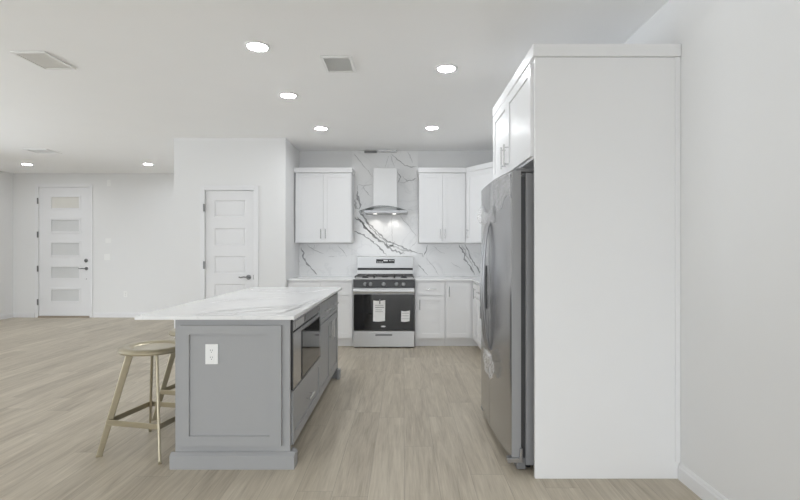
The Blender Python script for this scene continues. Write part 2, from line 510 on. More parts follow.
# entry door
def hinge(parent, x, z, Y, h=0.10):
    part('hinge', MB().box(x - 0.012, x + 0.012, Y - 0.010, Y - 0.001, z - h / 2, z + h / 2), M['dark_nickel'], parent, label='dark metal hinge')
def lever(parent, x, z, Y, L_=0.11):
    mb = MB()
    mb.lathe([(0, -0.012), (0.028, -0.012), (0.032, -0.004), (0.032, 0)], (x, Y, z), 24, 'y')
    mb.tube([(x, Y - 0.008, z), (x, Y - 0.045, z)], 0.010, 10)
    mb.tube([(x, Y - 0.045, z), (x - L_ * 0.4, Y - 0.048, z + 0.006), (x - L_ * 0.8, Y - 0.046, z - 0.002), (x - L_, Y - 0.045, z + 0.006)], [0.010, 0.009, 0.008, 0.007], 10)
    part('lever_handle', mb, M['dark_nickel'], parent, smooth=True, label='dark nickel lever handle')
lit = [(196, 209), (219, 232.4), (242, 256), (266, 279), (288.7, 302)]
dy = FRONT + 0.012
rects = [((50.2 - 38.6) * FS, (79.6 - 38.6) * FS, H - (b1 - CY) * FS, H - (a1 - CY) * FS) for a1, b1 in lit]
d1 = struct('door_1', MB().paneled((ex0 + 0.003, dy + 0.04, 0), UX, -UY, ex1 - ex0 - 0.006, 0.03, ezt - 0.004, 0.04, rects, rec=0.02, bevel=0.004), M['trim'],
            'white front entry door with five stacked frosted glass lites', 'door')
for i, r in enumerate(rects):
    mb = MB()
    x0, x1, z0, z1 = ex0 + r[0], ex0 + r[1], r[2], r[3]
    k = 0.018
    for (a, c, e, f) in ((x0 - k, x0 + k, z0 - k, z1 + k), (x1 - k, x1 + k, z0 - k, z1 + k), (x0 + k, x1 - k, z0 - k, z0 + k), (x0 + k, x1 - k, z1 - k, z1 + k)):
        mb.box(a, c, dy - 0.008, dy - 0.0005, e, f)
    fr = part('lite_frame', mb, M['trim'], d1, bev=0.003)
    part('pane', MB().box(x0 + 0.006, x1 - 0.006, dy + 0.010, dy + 0.016, z0 + 0.006, z1 - 0.006), M['pane_warm' if i == 0 else 'pane'], fr, label='frosted glass pane')
for y in (201, 234.6, 268.6, 302): hinge(d1, ex0 - 0.003, H - (y - CY) * FS, FRONT - 0.014, 0.11)
p = py(85.7, 260.6, FRONT)
part('deadbolt', MB().lathe([(0, -0.022), (0.02, -0.022), (0.026, -0.016), (0.034, -0.008), (0.034, 0)], (p.x, dy, p.z), 24, 'y').box(p.x - 0.005, p.x + 0.005, dy - 0.036, dy - 0.02, p.z - 0.018, p.z + 0.018),
     M['dark_nickel'], d1, smooth=True, label='dark nickel deadbolt')
p = py(86, 268.6, FRONT); lever(d1, p.x, p.z, dy, 0.115)
p = py(86, 279, FRONT)
part('latch_plate', MB().lathe([(0, -0.004), (0.008, -0.004), (0.008, 0)], (p.x, dy, p.z), 12, 'y'), M['dark_nickel'], d1)
part('threshold', MB().box(ex0 + 0.002, ex1 - 0.002, FRONT - 0.02, FRONT + 0.1, 0, 0.025), M['threshold'], d1, label='bronze threshold strip')

# pantry door
dy2 = PANTRY_F + 0.012
prz = [(200, 217), (228, 245.6), (256, 273.6), (284, 301.6), (312, 329.6)]
rects = [((213.8 - 205) * PS, (245 - 205) * PS, H - (b1 - CY) * PS, H - (a1 - CY) * PS) for a1, b1 in prz]
d2 = struct('door_2', MB().paneled((dx0 + 0.003, dy2 + 0.035, 0), UX, -UY, dx1 - dx0 - 0.006, 0.01, dzt - 0.004, 0.035, rects, rec=0.010, bevel=0.016), M['trim'],
            'white five panel pantry door with a dark lever', 'door')
for r in rects:
    part('raised_panel', MB().paneled((dx0 + r[0] + 0.028, dy2 + 0.0099, 0), UX, -UY, r[1] - r[0] - 0.05, r[2] + 0.026, r[3] - 0.026, 0.007, [(0.02, r[1] - r[0] - 0.07, r[2] + 0.045, r[3] - 0.045)], rec=0.001), M['trim'], d2, bev=0.003)
for y in (207.8, 265): hinge(d2, dx0 - 0.003, H - (y - CY) * PS, PANTRY_F - 0.014, 0.095)
p = py(248.3, 277.3, PANTRY_F); lever(d2, p.x, p.z, dy2, 0.11)
p = py(253.4, 277.3, PANTRY_F)
part('latch_plate', MB().box(p.x - 0.004, p.x + 0.001, dy2 - 0.003, dy2 - 0.0005, p.z - 0.03, p.z + 0.03), M['dark_nickel'], d2)

# ------------------------------------------------------------------ marble and worktops
WT, WB = 0.875, 0.855            # worktop top and underside
UPZ = 1.345                      # underside of the wall cabinets
SL = 0.012
SY = BACK - SL
MV = [M['marble'], M['vein'], M['vein_soft']]
bs = thing('marble_backsplash', 'white marble backsplash with grey veins behind the range and worktops', 'backsplash', (0, BACK, WT))
cl, cr = (352 - CX) * BACK / F, (418 - CX) * BACK / F
def slab(mb, veins, axis='y'):
    for i, (w, soft, pts) in enumerate(veins):
        mb.mi = 2 if soft else 1
        mb.vein([py(x, y, SY) for x, y in pts], w, None, (0, -0.0008, 0), 11 + i * 7)
    mb.mi = 0
    return mb
cv = [
 (0.026, 0, [(354.9, 217.6), (361, 221.2), (365.9, 228.5), (374.4, 237), (384, 242.6), (390, 248.7), (398.8, 252.3), (404.9, 254)]),
 (0.018, 0, [(357, 217), (363, 224), (368, 230), (376, 238)]),
 (0.020, 0, [(359, 211), (363.4, 217), (370.7, 225.5), (380.5, 235.2), (387.8, 242), (395, 243.8), (402.4, 247.4), (409.8, 250.5), (417.8, 253)]),
 (0.014, 0, [(364.5, 220), (371, 228), (380, 237), (386.5, 242.5)]),
 (0.022, 0, [(385, 241.5), (388, 247), (393, 246), (395, 241.5)]),
 (0.022, 1, [(388, 244), (396, 247.5), (404, 250), (412, 252.5)]),
 (0.020, 0, [(354.3, 231), (362.2, 234), (369.5, 239.5), (378, 245.6), (386.6, 255.4)]),
 (0.008, 1, [(400, 216.3), (407.3, 224.3), (416.5, 236.5)]),
 (0.007, 1, [(392, 217), (391.6, 226), (392, 235), (392.7, 242.6)]),
 (0.010, 1, [(416.5, 241.3), (411, 247.4)]),
 (0.035, 0, [(357.7, 191), (357.9, 197), (359, 203), (360.4, 208.4)]),
 (0.028, 1, [(355, 199), (356, 203), (355, 209), (360, 209)]),
 (0.010, 1, [(357.7, 185), (357.9, 193.4)]),
 (0.010, 1, [(358.2, 184.6), (364, 186), (372.5, 184)]),
 (0.010, 1, [(361, 190), (363.2, 187), (366, 191.5), (371, 196.7)]),
 (0.011, 1, [(354, 153), (355, 155), (363.7, 166), (369.2, 172), (372, 177)]),
 (0.014, 0, [(368, 170.5), (369.6, 172.5)]),
 (0.010, 0, [(391.3, 153.8), (397.3, 159.3), (405, 165.4), (411.6, 167), (417, 166.5)]),
 (0.009, 1, [(390.7, 153.8), (392.5, 161), (394.6, 168)]),
 (0.008, 1, [(389.6, 155), (387, 161), (385, 168)]),
 (0.010, 1, [(407.8, 151.6), (410.5, 157), (412.7, 163)]),
 (0.012, 0, [(397.3, 171.4), (400.6, 177), (398.6, 181), (397.5, 182.5)]),
 (0.012, 0, [(402.8, 177), (407.2, 180.8), (413.8, 179.7), (416, 178)]),
 (0.010, 1, [(399.5, 182.4), (404, 182.5), (408, 180.8)]),
 (0.008, 1, [(405, 209), (409, 209.5), (413, 210.5)]),
]
mb = slab(MB(), cv); mb.box(cl, cr, SY, BACK, WT + 0.001, CEIL - 0.001)
part('tall_slab', mb, MV, bs, recalc=False)
lv = [
 (0.022, 0, [(301, 247.5), (303.5, 253), (302.5, 258), (306, 261.5), (310, 267), (314, 272), (317, 274.5)]),
 (0.010, 1, [(297.5, 250), (297.8, 256), (300, 262.5)]),
 (0.010, 1, [(307, 244.5), (313.5, 250), (317.5, 251.5), (324, 253.5)]),
 (0.008, 1, [(314.5, 244.5), (313.5, 250)]),
 (0.008, 1, [(337, 245), (343, 251), (347, 257)]),
 (0.007, 1, [(328, 256.5), (337, 256.5)]),
 (0.010, 1, [(327, 279), (331, 280), (336, 279), (341, 280)]),
]
mb = slab(MB(), lv); mb.box(PANTRY_R + 0.001, cl - 0.001, SY, BACK, WT + 0.001, UPZ - 0.002)
part('side_slab', mb, MV, bs, recalc=False)
rv = [
 (0.022, 0, [(459, 244.5), (462, 250), (464.5, 255), (465, 259), (468, 264), (475, 274.5)]),
 (0.016, 0, [(464.5, 244.5), (468.5, 251), (470, 256), (472, 260), (479, 271), (483, 277)]),
 (0.014, 1, [(465, 252), (467.5, 258), (470.5, 262), (474, 268)]),
 (0.014, 1, [(461, 246), (465, 250), (467, 255)]),
 (0.012, 0, [(427, 244.5), (426.5, 250), (422.5, 257)]),
 (0.018, 1, [(418.3, 253), (422, 254), (423, 257.5)]),
 (0.010, 0, [(418.3, 264.6), (419, 265), (428, 275.5)]),
 (0.008, 1, [(425.5, 258), (431.5, 264), (438.5, 275)]),
 (0.008, 1, [(451, 262.5), (457, 266), (462, 269.5)]),
 (0.007, 1, [(433, 245.5), (439, 251), (445, 254)]),
]
mb = slab(MB(), rv); mb.box(cr + 0.001, RIGHT - SL - 0.001, SY, BACK, WT + 0.001, UPZ - 0.002)
part('side_slab', mb, MV, bs, recalc=False)
mb = MB()
mb.mi = 1
for i, pts in enumerate([[(RIGHT - SL, 5.9, 1.33), (RIGHT - SL, 5.75, 1.2), (RIGHT - SL, 5.5, 1.0), (RIGHT - SL, 5.4, 0.9)], [(RIGHT - SL, 5.2, 1.33), (RIGHT - SL, 4.8, 1.1), (RIGHT - SL, 4.6, 0.9)]]):
    mb.vein(pts, 0.015, None, (-0.0008, 0, 0), 90 + i)
mb.mi = 0
mb.box(RIGHT - SL, RIGHT, 3.78, SY - 0.001, WT + 0.001, UPZ - 0.002)
part('side_slab', mb, MV, bs, recalc=False)

RX0, RX1 = (353.2 - CX) * 6.05 / F, (414.8 - CX) * 6.05 / F     # range sides
CF = 6.13                                                       # face of base cabinet boxes on the back wall
RF = 0.905                                                      # face of base cabinet boxes on the right wall
tag(part('worktop', MB().box(PANTRY_R + 0.002, RX0 - 0.006, CF - 0.035, SY - 0.002, WB, WT), M['marble'], bev=0.003), 'short white marble worktop left of the range', 'worktop')
mb = MB()
mb.prism([(RX1 + 0.006, CF - 0.035), (RF - 0.035, CF - 0.035), (RF - 0.035, 3.80), (RIGHT - SL - 0.002, 3.80), (RIGHT - SL - 0.002, SY - 0.002), (RX1 + 0.006, SY - 0.002)], WB, WT)
tag(part('worktop', mb, M['marble'], bev=0.003), 'L-shaped white marble worktop right of the range, running to the refrigerator', 'worktop')

# ------------------------------------------------------------------ base cabinets
def cab_box(mb, O, u, n, w, d, z0=0.105, z1=WB - 0.001, toe=0.06):
    mb.fbox(O, u, n, 0, w, -d, 0, z0, z1)
    mb.fbox(O, u, n, 0, w, -d, -toe, 0, z0)
    return mb
def base_cabinet(label, O, u, n, w, d, cols, drawer=True, mt='cabinet', name='base_cabinet', toe=0.06, pulls='h'):
    """cols: list of (u0, u1, handle side)"""
    O = Vector(O)
    t = thing(name, label, 'cabinet', O)
    part('carcass', cab_box(MB(), O, u, n, w, d, toe=toe), M[mt], t)
    for (a, c, side) in cols:
        zt = 0.828
        if drawer:
            dr = part('drawer', MB().shaker(O + u * a + n * 0.001, u, n, c - a, 0.668, zt, rail=0.032, rec=0.006), M[mt], t)
            part('bar_handle', MB().pull(O + u * (a + c) / 2 + n * 0.02 + UZ * 0.75, u, n, min(0.14, (c - a) * 0.5)), M['chrome'], dr, smooth=True, label='brushed nickel bar handle')
            zt = 0.658
        dd = part('door', MB().shaker(O + u * a + n * 0.001, u, n, c - a, 0.118, zt), M[mt], t)
        hu = a + 0.03 if side < 0 else c - 0.03
        part('bar_handle', MB().pull(O + u * hu + n * 0.02 + UZ * (zt - 0.11), UZ, n, 0.13), M['chrome'], dd, smooth=True, label='brushed nickel bar handle')
    return t
wl = RX0 - 0.006 - PANTRY_R - 0.002
base_cabinet('white base cabinet left of the range, mostly hidden by the island', (PANTRY_R + 0.002, CF, 0), UX, -UY, wl, SY - CF - 0.002, [(0.02, wl / 2 - 0.002, 1), (wl / 2 + 0.002, wl - 0.012, -1)])
b0 = RX1 + 0.006
w1 = 0.53 - b0
base_cabinet('white base cabinet with one drawer and one door just right of the range', (b0, CF, 0), UX, -UY, w1, SY - CF - 0.002, [(0.03, w1 - 0.012, -1)])
# corner cabinet with two leaves
cc = thing('corner_cabinet', 'white base corner cabinet with a leaf on each wall, tall doors without drawers', 'cabinet', (RF, CF, 0))
mb = MB()
poly = lambda q: [(0.532, CF + q), (RF + q, CF + q), (RF + q, 5.80), (RIGHT - SL - 0.004, 5.80), (RIGHT - SL - 0.004, SY - 0.003), (0.532, SY - 0.003)]
mb.prism(poly(0), 0.105, WB - 0.001); mb.prism(poly(0.06), 0, 0.105)
part('carcass', mb, M['cabinet'], cc)
dd = part('door', MB().shaker(Vector((0.548, CF - 0.001, 0)), UX, -UY, 0.86 - 0.548, 0.118, 0.828), M['cabinet'], cc)
part('bar_handle', MB().pull(Vector((0.582, CF - 0.02, 0.715)), UZ, -UY, 0.13), M['chrome'], dd, smooth=True, label='brushed nickel bar handle')
dd = part('door', MB().shaker(Vector((RF - 0.001, CF - 0.045, 0)), -UY, -UX, CF - 0.045 - 5.812, 0.118, 0.828), M['cabinet'], cc)
part('bar_handle', MB().pull(Vector((RF - 0.02, 5.845, 0.715)), UZ, -UX, 0.13), M['chrome'], dd, smooth=True, label='brushed nickel bar handle')
base_cabinet('white base cabinet on the right wall beside the corner cabinet', (RF, 5.798, 0), -UY, -UX, 0.99, RIGHT - SL - 0.004 - RF, [(0.01, 0.493, 1), (0.497, 0.98, -1)])
base_cabinet('white base cabinet on the right wall next to the refrigerator', (RF, 4.806, 0), -UY, -UX, 0.99, RIGHT - SL - 0.004 - RF, [(0.01, 0.493, 1), (0.497, 0.98, -1)])

# ------------------------------------------------------------------ wall cabinets
CT, CB = 2.372, 2.305
UY0 = 6.47
def wall_cabinet(label, x0, x1, over=0.012):
    t = thing('wall_cabinet', label, 'cabinet', ((x0 + x1) / 2, BACK, UPZ))
    part('carcass', MB().box(x0, x1, UY0 + 0.022, SY - 0.002, UPZ, CB), M['cabinet'], t)
    part('crown', MB().box(x0 - 0.012, x1 + over, UY0 - 0.012, SY - 0.002, CB, CT), M['cabinet'], t, bev=0.004)
    mid = (x0 + x1) / 2
    for (a, c, s) in ((x0 + 0.012, mid - 0.0015, 1), (mid + 0.0015, x1 - 0.012, -1)):
        dd = part('door', MB().shaker((a, UY0 + 0.021, 0), UX, -UY, c - a, UPZ + 0.012, CB - 0.012), M['cabinet'], t)
        hx = c - 0.03 if s > 0 else a + 0.03
        part('bar_handle', MB().pull((hx, UY0 + 0.001, UPZ + 0.125), UZ, -UY, 0.13), M['chrome'], dd, smooth=True, label='brushed nickel bar handle')
    return t
ux = lambda x: (x - CX) * UY0 / F
wall_cabinet('white two-door wall cabinet left of the range hood', max(ux(294), PANTRY_R + 0.014), ux(351.5))
rx0 = ux(419); rx1 = ux(466)
wall_cabinet('white two-door wall cabinet right of the range hood', rx0, rx1, 0.0)
# diagonal corner wall cabinet
t = thing('corner_wall_cabinet', 'white angled corner wall cabinet partly hidden by the refrigerator', 'cabinet', (1.2, BACK, UPZ))
A = Vector((rx1 + 0.002, UY0 + 0.004, 0)); B = Vector((1.17, 5.97, 0))
dd_ = (B - A).normalized(); nn = Vector((dd_.y, -dd_.x, 0))
if nn.y > 0: nn = -nn
def corner_poly(k):
    a = A + nn * k; b2 = B + nn * k
    return [(rx1 + 0.002, a.y), (b2.x, b2.y), (RIGHT - SL - 0.002, b2.y), (RIGHT - SL - 0.002, SY - 0.002), (rx1 + 0.002, SY - 0.002)]
part('carcass', MB().prism(corner_poly(-0.022), UPZ, CB), M['cabinet'], t)
part('crown', MB().prism(corner_poly(0.012), CB, CT), M['cabinet'], t, bev=0.004)
wd = (B - A).length
dr = part('door', MB().shaker(A + dd_ * 0.01 - nn * 0.021, dd_, nn, wd - 0.02, UPZ + 0.012, CB - 0.012), M['cabinet'], t)
part('bar_handle', MB().pull(A + dd_ * 0.05 - nn * 0.001 + UZ * (UPZ + 0.125), UZ, nn, 0.13), M['chrome'], dr, smooth=True, label='brushed nickel bar handle')

# ------------------------------------------------------------------ refrigerator enclosure
PX = 0.716; PY = 2.595; FE = 3.73
fc = thing('refrigerator_cabinet', 'tall white end panel with a two-door cabinet over the refrigerator', 'cabinet', (1.1, 3.1, 0))
part('side_panel', MB().box(PX, RIGHT - 0.001, PY, PY + 0.025, 0, CB - 0.002), M['cabinet'], fc, bev=0.0015)
part('scribe_strip', MB().box(RIGHT - 0.027, RIGHT - 0.001, PY - 0.008, PY - 0.0003, 0.092, CB - 0.002), M['cabinet'], fc, bev=0.002)
part('far_panel', MB().box(PX, RIGHT - 0.002, FE, FE + 0.02, 0, CB - 0.002), M['cabinet'], fc, bev=0.0015)
mb = MB()
cx0, cy0 = PX - 0.014, PY - 0.015
prof = [(cx0, CB - 0.005), (cx0, CT), (RIGHT - 0.001, CT), (RIGHT - 0.001, CB - 0.005)]
mb.box(cx0, RIGHT - 0.001, cy0, FE + 0.035, CB - 0.001, CT)
part('crown', mb, M['cabinet'], fc, bev=0.005)
OB = 1.757
part('carcass', MB().box(PX + 0.004, RIGHT - 0.003, PY + 0.026, FE - 0.001, OB, CB - 0.003), M['cabinet'], fc)
ds = 3.225
for (a, c, s) in ((PY + 0.034, ds - 0.002, 1), (ds + 0.002, FE - 0.004, -1)):
    dd = part('door', MB().shaker((PX + 0.003, a, 0), UY, -UX, c - a, OB + 0.012, CB - 0.02, t=0.020), M['cabinet'], fc)
    hy = c - 0.045 if s > 0 else a + 0.045
    part('bar_handle', MB().pull((PX - 0.017, hy, OB + 0.125), UZ, -UX, 0.15, r=0.006, stand=0.03), M['chrome'], dd, smooth=True, label='brushed nickel bar handle')

# ------------------------------------------------------------------ refrigerator
FY0, FYM, FY1, FZ = 2.69, 3.21, 3.61, 1.70
fxa = lambda Y: 0.575 + (0.036 if Y < 3.15 else 0.012) * ((Y - 3.15) / 0.46) ** 2
fr = thing('refrigerator', 'stainless steel side-by-side refrigerator in protective film, under the white cabinet', 'refrigerator', (1.0, 3.15, 0))
part('cabinet_body', MB().box(0.69, 1.45, FY0, FY1, 0.03, FZ - 0.012), M['fridge_side'], fr, bev=0.004)
part('gasket', MB().box(0.664, 0.690, FY0 + 0.018, FY1 - 0.018, 0.07, FZ - 0.03), M['panel_dark'], fr)
def door_poly(y0, y1, back=0.663, off=0.0, n=14):
    r = 0.005
    pts = []
    for i in range(n + 1):
        Y = y0 + (y1 - y0) * i / n
        e = min(Y - y0, y1 - Y)
        k = 0.0 if e >= r else (r - math.sqrt(max(0, r * r - (r - e) ** 2)))
        pts.append((fxa(Y) + k - off, Y))
    # finer corners
    fine = [(fxa(y0) + r, y0), (fxa(y0) + r * 0.3, y0 + r * 0.3), (fxa(y0 + r), y0 + r)] + pts[1:-1] + [(fxa(y1 - r), y1 - r), (fxa(y1) + r * 0.3, y1 - r * 0.3), (fxa(y1) + r, y1)]
    return fine + [(back, y1), (back, y0)]
def fridge_door(y0, y1):
    o = part('door', MB().prism(door_poly(y0, y1), 0.075, FZ), [M['steel'], M['door_edge']], fr, smooth=True)
    for p in o.data.polygons:
        if abs(p.normal.y) > 0.5 or abs(p.normal.z) > 0.95: p.material_index = 1
    return o
dn = fridge_door(FY0, FYM - 0.003)
df = fridge_door(FYM + 0.003, FY1)
def bow(Y):
    z0, z1 = 0.585, 1.44
    pts = []
    for i in range(25):
        s = i / 24
        z = z0 + (z1 - z0) * s
        out = 0.044 * math.sin(math.pi * s) ** 0.55
        pts.append((fxa(Y) - 0.002 - out, Y, z))
    return MB().tube(pts, 0.014, 12, flat=0.7, flat_axis=(0, 1, 0))
part('bow_handle', bow(FYM - 0.045), M['handle'], dn, smooth=True, label='curved metal door handle')
part('bow_handle', bow(FYM + 0.045), M['handle'], df, smooth=True, label='curved metal door handle')
def arc_panel(y0, y1, z0, z1, off):
    n = 10
    pl = [(fxa(y0 + (y1 - y0) * i / n) - off, y0 + (y1 - y0) * i / n) for i in range(n + 1)]
    pl += [(fxa(y1) - 0.0004, y1)] + [(fxa(y0 + (y1 - y0) * i / n) - 0.0004, y0 + (y1 - y0) * i / n) for i in range(n - 1, 0, -1)] + [(fxa(y0) - 0.0004, y0)]
    return MB().prism(pl, z0, z1)
dsp = part('dispenser', arc_panel(3.315, 3.515, 0.84, 1.14, 0.004), M['black'], df, label='black water and ice dispenser')
part('control_strip', arc_panel(3.33, 3.50, 1.075, 1.125, 0.0065), M['dark_nickel'], dsp)
for Y in (FY0 + 0.035, FY1 - 0.035):
    part('top_hinge', MB().box(0.63, 0.76, Y - 0.025, Y + 0.025, FZ - 0.008, FZ + 0.016), M['body_grey'], fr, bev=0.006, label='dark grey hinge cover')
part('toe_grille', MB().box(0.640, 0.69, FY0 + 0.004, FY1 - 0.004, 0.006, 0.07), M['body_grey'], fr, bev=0.003)
for Y in (FY0 + 0.01, FY1 - 0.03):
    mb = MB()
    mb.box(0.585, 0.66, Y - 0.022, Y + 0.022, 0.050, 0.074)
    mb.tube([(0.598, Y, 0.074), (0.598, Y, 0.04)], 0.010, 12)
    mb.box(0.652, 0.668, Y - 0.026, Y + 0.022, 0.05, 0.13)
    part('bottom_hinge', mb, M['handle'], fr, bev=0.002, label='bare metal bottom hinge bracket')
for Y in (FY0 + 0.06, FY1 - 0.06):
    part('foot', MB().lathe([(0, 0), (0.018, 0), (0.018, 0.03), (0, 0.03)], (0.715, Y, 0), 14), M['black'], fr)

# loose protective film on the refrigerator doors
def crumple(name, label, fn, nu, nv, amp, seed, thick=0.0006):   # film still stuck to the doors
    mb = MB()
    def g(u, v):
        p = Vector(fn(u, v))
        q = p * 13 + Vector((seed * 3.1, seed, seed * 1.7))
        d = noise.noise(q) * amp + noise.noise(q * 2.7) * amp * 0.5
        return p + Vector((-abs(d) - 0.003, noise.noise(q + Vector((9, 9, 9))) * amp * 0.5, noise.noise(q + Vector((5, 1, 2))) * amp * 0.5))
    mb.grid_sheet(g, nu, nv)
    o = part(name, mb, M['film'], fr, smooth=False, label=label)
    md = o.modifiers.new('thickness', 'SOLIDIFY'); md.thickness = thick; md.offset = -1
    return o
def film_top(u, v):
    Y = 2.70 + 0.40 * u
    zb = 1.54 + 0.035 * math.sin(u * 9) - 0.03 * u
    return (fxa(Y), Y, zb + (1.69 - zb) * v)
crumple('plastic_film', 'crinkled clear film along the top of the near refrigerator door', film_top, 34, 16, 0.008, 2)
def film_flap(u, v):
    Y = 3.02 + 0.57 * u
    out = 0.02 * math.sin(math.pi * v) * (0.3 + u) + 0.012 * max(0, u - 0.6) * (1 - v)
    return (fxa(Y) - out, Y, 1.43 - 0.02 * math.sin(5 * u) + (0.11 + 0.02 * math.cos(u * 7)) * v)
crumple('plastic_film', 'peeled flap of clear film above the refrigerator door handles', film_flap, 34, 14, 0.010, 5)
def film_tail(u, v):
    w = 0.04 + 0.16 * math.sin(math.pi * min(1, 0.15 + v * 0.8)) * (0.5 + 0.5 * v)
    Y = 3.09 + (u - 0.5) * w * 2.0
    return (fxa(Y) - 0.02 - 0.03 * math.sin(math.pi * u) * v, Y, 0.44 + 0.17 * v - 0.03 * abs(u - 0.5))
crumple('plastic_film', 'crumpled clear film tail hanging below the refrigerator door handles', film_tail, 26, 18, 0.018, 8)

# ------------------------------------------------------------------ kitchen island
IX0, IX1, IY0, IY1 = -1.315, -0.655, 2.73, 4.64
ISP = 3.675
isl = thing('island_cabinet', 'near grey island cabinet with a framed end panel and plinth, built round the microwave drawer', 'cabinet', (-0.98, 3.2, 0))
mb = MB()
mb.box(IX0, IX1, IY0, IY0 + 0.022, 0, WB - 0.001)
ex = [(181 - CX), (282 - CX)]
part('end_panel', mb, M['grey'], isl, bev=0.002)
q = IY0 / F
part('end_frame', MB().paneled(((181 - CX) * q, IY0 - 0.0005, 0), UX, -UY, 101 * q, H - 195 * q, H - 75 * q, 0.02, [(9.4 * q, 89.4 * q, H - 185 * q, H - 84 * q)], rec=0.012), M['grey'], isl)
# plinth with a sloped top edge wrapping the end
pr = [(0, 0), (0.026, 0), (0.026, 0.076), (0.006, 0.092), (0, 0.092)]
mb = MB()
mb.extrude_dir([Vector((IX0 - 0.02, IY0 - 0.0005 - a, z)) for a, z in pr], (IX1 - IX0 + 0.05, 0, 0))
mb.extrude_dir([Vector((IX1 + 0.0005 + a * 1.15, IY0, z)) for a, z in pr], (0, 0.06, 0))
part('plinth', mb, M['grey'], isl)
part('back_panel', MB().box(IX0, IX0 + 0.02, IY0 + 0.022, ISP - 0.001, 0, WB - 0.001), M['grey'], isl)
mb = MB()
mb.box(IX0 + 0.021, -0.69, IY0 + 0.023, ISP - 0.001, 0.105, 0.432)
mb.box(IX0 + 0.021, -0.76, IY0 + 0.023, ISP - 0.001, 0.0, 0.105)
part('carcass', mb, M['grey'], isl)
part('far_side', MB().box(IX0 + 0.021, -0.69, ISP - 0.02, ISP - 0.001, 0.433, WB - 0.001), M['grey'], isl)
ID = -0.665           # back of the island's fronts; fronts face +x
dw = part('drawer', MB().shaker((ID, 2.768, 0), UY, UX, ISP - 0.003 - 2.768, 0.115, 0.425), M['grey'], isl)
part('bar_handle', MB().pull((ID + 0.02, 3.19, 0.275), UY, UX, 0.16), M['chrome'], dw, smooth=True, label='brushed nickel bar handle')

mw = thing('microwave_drawer', 'stainless microwave drawer with a dark glass front in the island side', 'microwave', (-0.9, 3.22, 0.434))
part('casing', MB().box(-1.25, -0.672, 2.775, ISP - 0.022, 0.434, WB - 0.002), M['black'], mw)
part('gap_strip', MB().box(-0.690, -0.6455, 2.7555, 2.7675, 0.436, WB - 0.002), M['black'], mw, label='added black strip painting the shaded gap by the end panel')  # added strip: the gap's shade is put into its black colour
mz = lambda y: H - (y - CY) * 3.0 / F
wz0, wz1 = mz(377), mz(331)
wy0, wy1 = 3.0, 3.60
mb = MB()
mb.fbox(Vector((-0.671, 0, 0)), UY, UX, 2.768, ISP - 0.004, 0, 0.026, 0.436, 0.765)
df2 = part('drawer_front', mb, M['steel'], mw, bev=0.003)
part('window_edge', MB().fbox(Vector((-0.645, 0, 0)), UY, UX, wy0 - 0.012, wy1 + 0.012, 0.0004, 0.0025, wz0 - 0.012, wz1 + 0.006), M['black'], df2, label='thin black border of the window')
part('window', MB().fbox(Vector((-0.645, 0, 0)), UY, UX, wy0, wy1, 0.0028, 0.004, wz0, wz1), M['black_glass'], df2, label='dark glass window')
mb = MB()
mb.extrude_dir([Vector((-0.670, 2.768, z)) if k == 0 else Vector((k, 2.768, z)) for k, z in ((0, 0.772), (-0.650, 0.772), (-0.645, 0.84), (0, 0.84))], (0, ISP - 0.004 - 2.768, 0))
cp = part('control_panel', mb, M['steel'], mw, bev=0.002)
part('touch_strip', MB().fbox(Vector((-0.6475, 0, 0)), UY, UX, 3.12, 3.56, 0.0004, 0.003, 0.785, 0.828), M['body_grey'], cp, label='dark touch control strip')
part('caution_label', MB().fbox(Vector((-0.6475, 0, 0)), UY, UX, 2.84, 3.06, 0.0004, 0.003, 0.785, 0.825), M['grey_print'], cp, label='pale sticker')

isf = thing('island_cabinet', 'far grey island cabinet with two drawers above a pair of doors', 'cabinet', (-0.98, 4.15, 0))
mb = MB()
mb.box(IX0 + 0.021, -0.69, ISP + 0.001, IY1 - 0.021, 0.105, WB - 0.001)
mb.box(IX0 + 0.021, -0.76, ISP + 0.001, IY1 - 0.021, 0, 0.105)
part('carcass', mb, M['grey'], isf)
part('back_panel', MB().box(IX0, IX0 + 0.02, ISP + 0.001, IY1, 0, WB - 0.001), M['grey'], isf)
part('far_end_panel', MB().box(IX0 + 0.021, ID + 0.018, IY1 - 0.02, IY1, 0, WB - 0.001), M['grey'], isf)
part('plinth', MB().box(IX0 + 0.021, ID + 0.045, IY1 + 0.001, IY1 + 0.022, 0, 0.09).box(ID + 0.019, ID + 0.045, IY1 - 0.06, IY1 + 0.0005, 0, 0.09), M['grey'], isf, bev=0.003)
mid = (ISP + IY1 - 0.02) / 2
for (a, c, s) in ((ISP + 0.004, mid - 0.002, 1), (mid + 0.002, IY1 - 0.023, -1)):
    dr = part('drawer', MB().shaker((ID, a, 0), UY, UX, c - a, 0.672, 0.832, rail=0.034, rec=0.007), M['grey'], isf)
    part('bar_handle', MB().pull((ID + 0.02, (a + c) / 2, 0.755), UY, UX, 0.16), M['chrome'], dr, smooth=True, label='brushed nickel bar handle')
    dr = part('door', MB().shaker((ID, a, 0), UY, UX, c - a, 0.115, 0.662), M['grey'], isf)
    hy = c - 0.04 if s > 0 else a + 0.04
    part('bar_handle', MB().pull((ID + 0.02, hy, 0.56), UZ, UX, 0.16), M['chrome'], dr, smooth=True, label='brushed nickel bar handle')

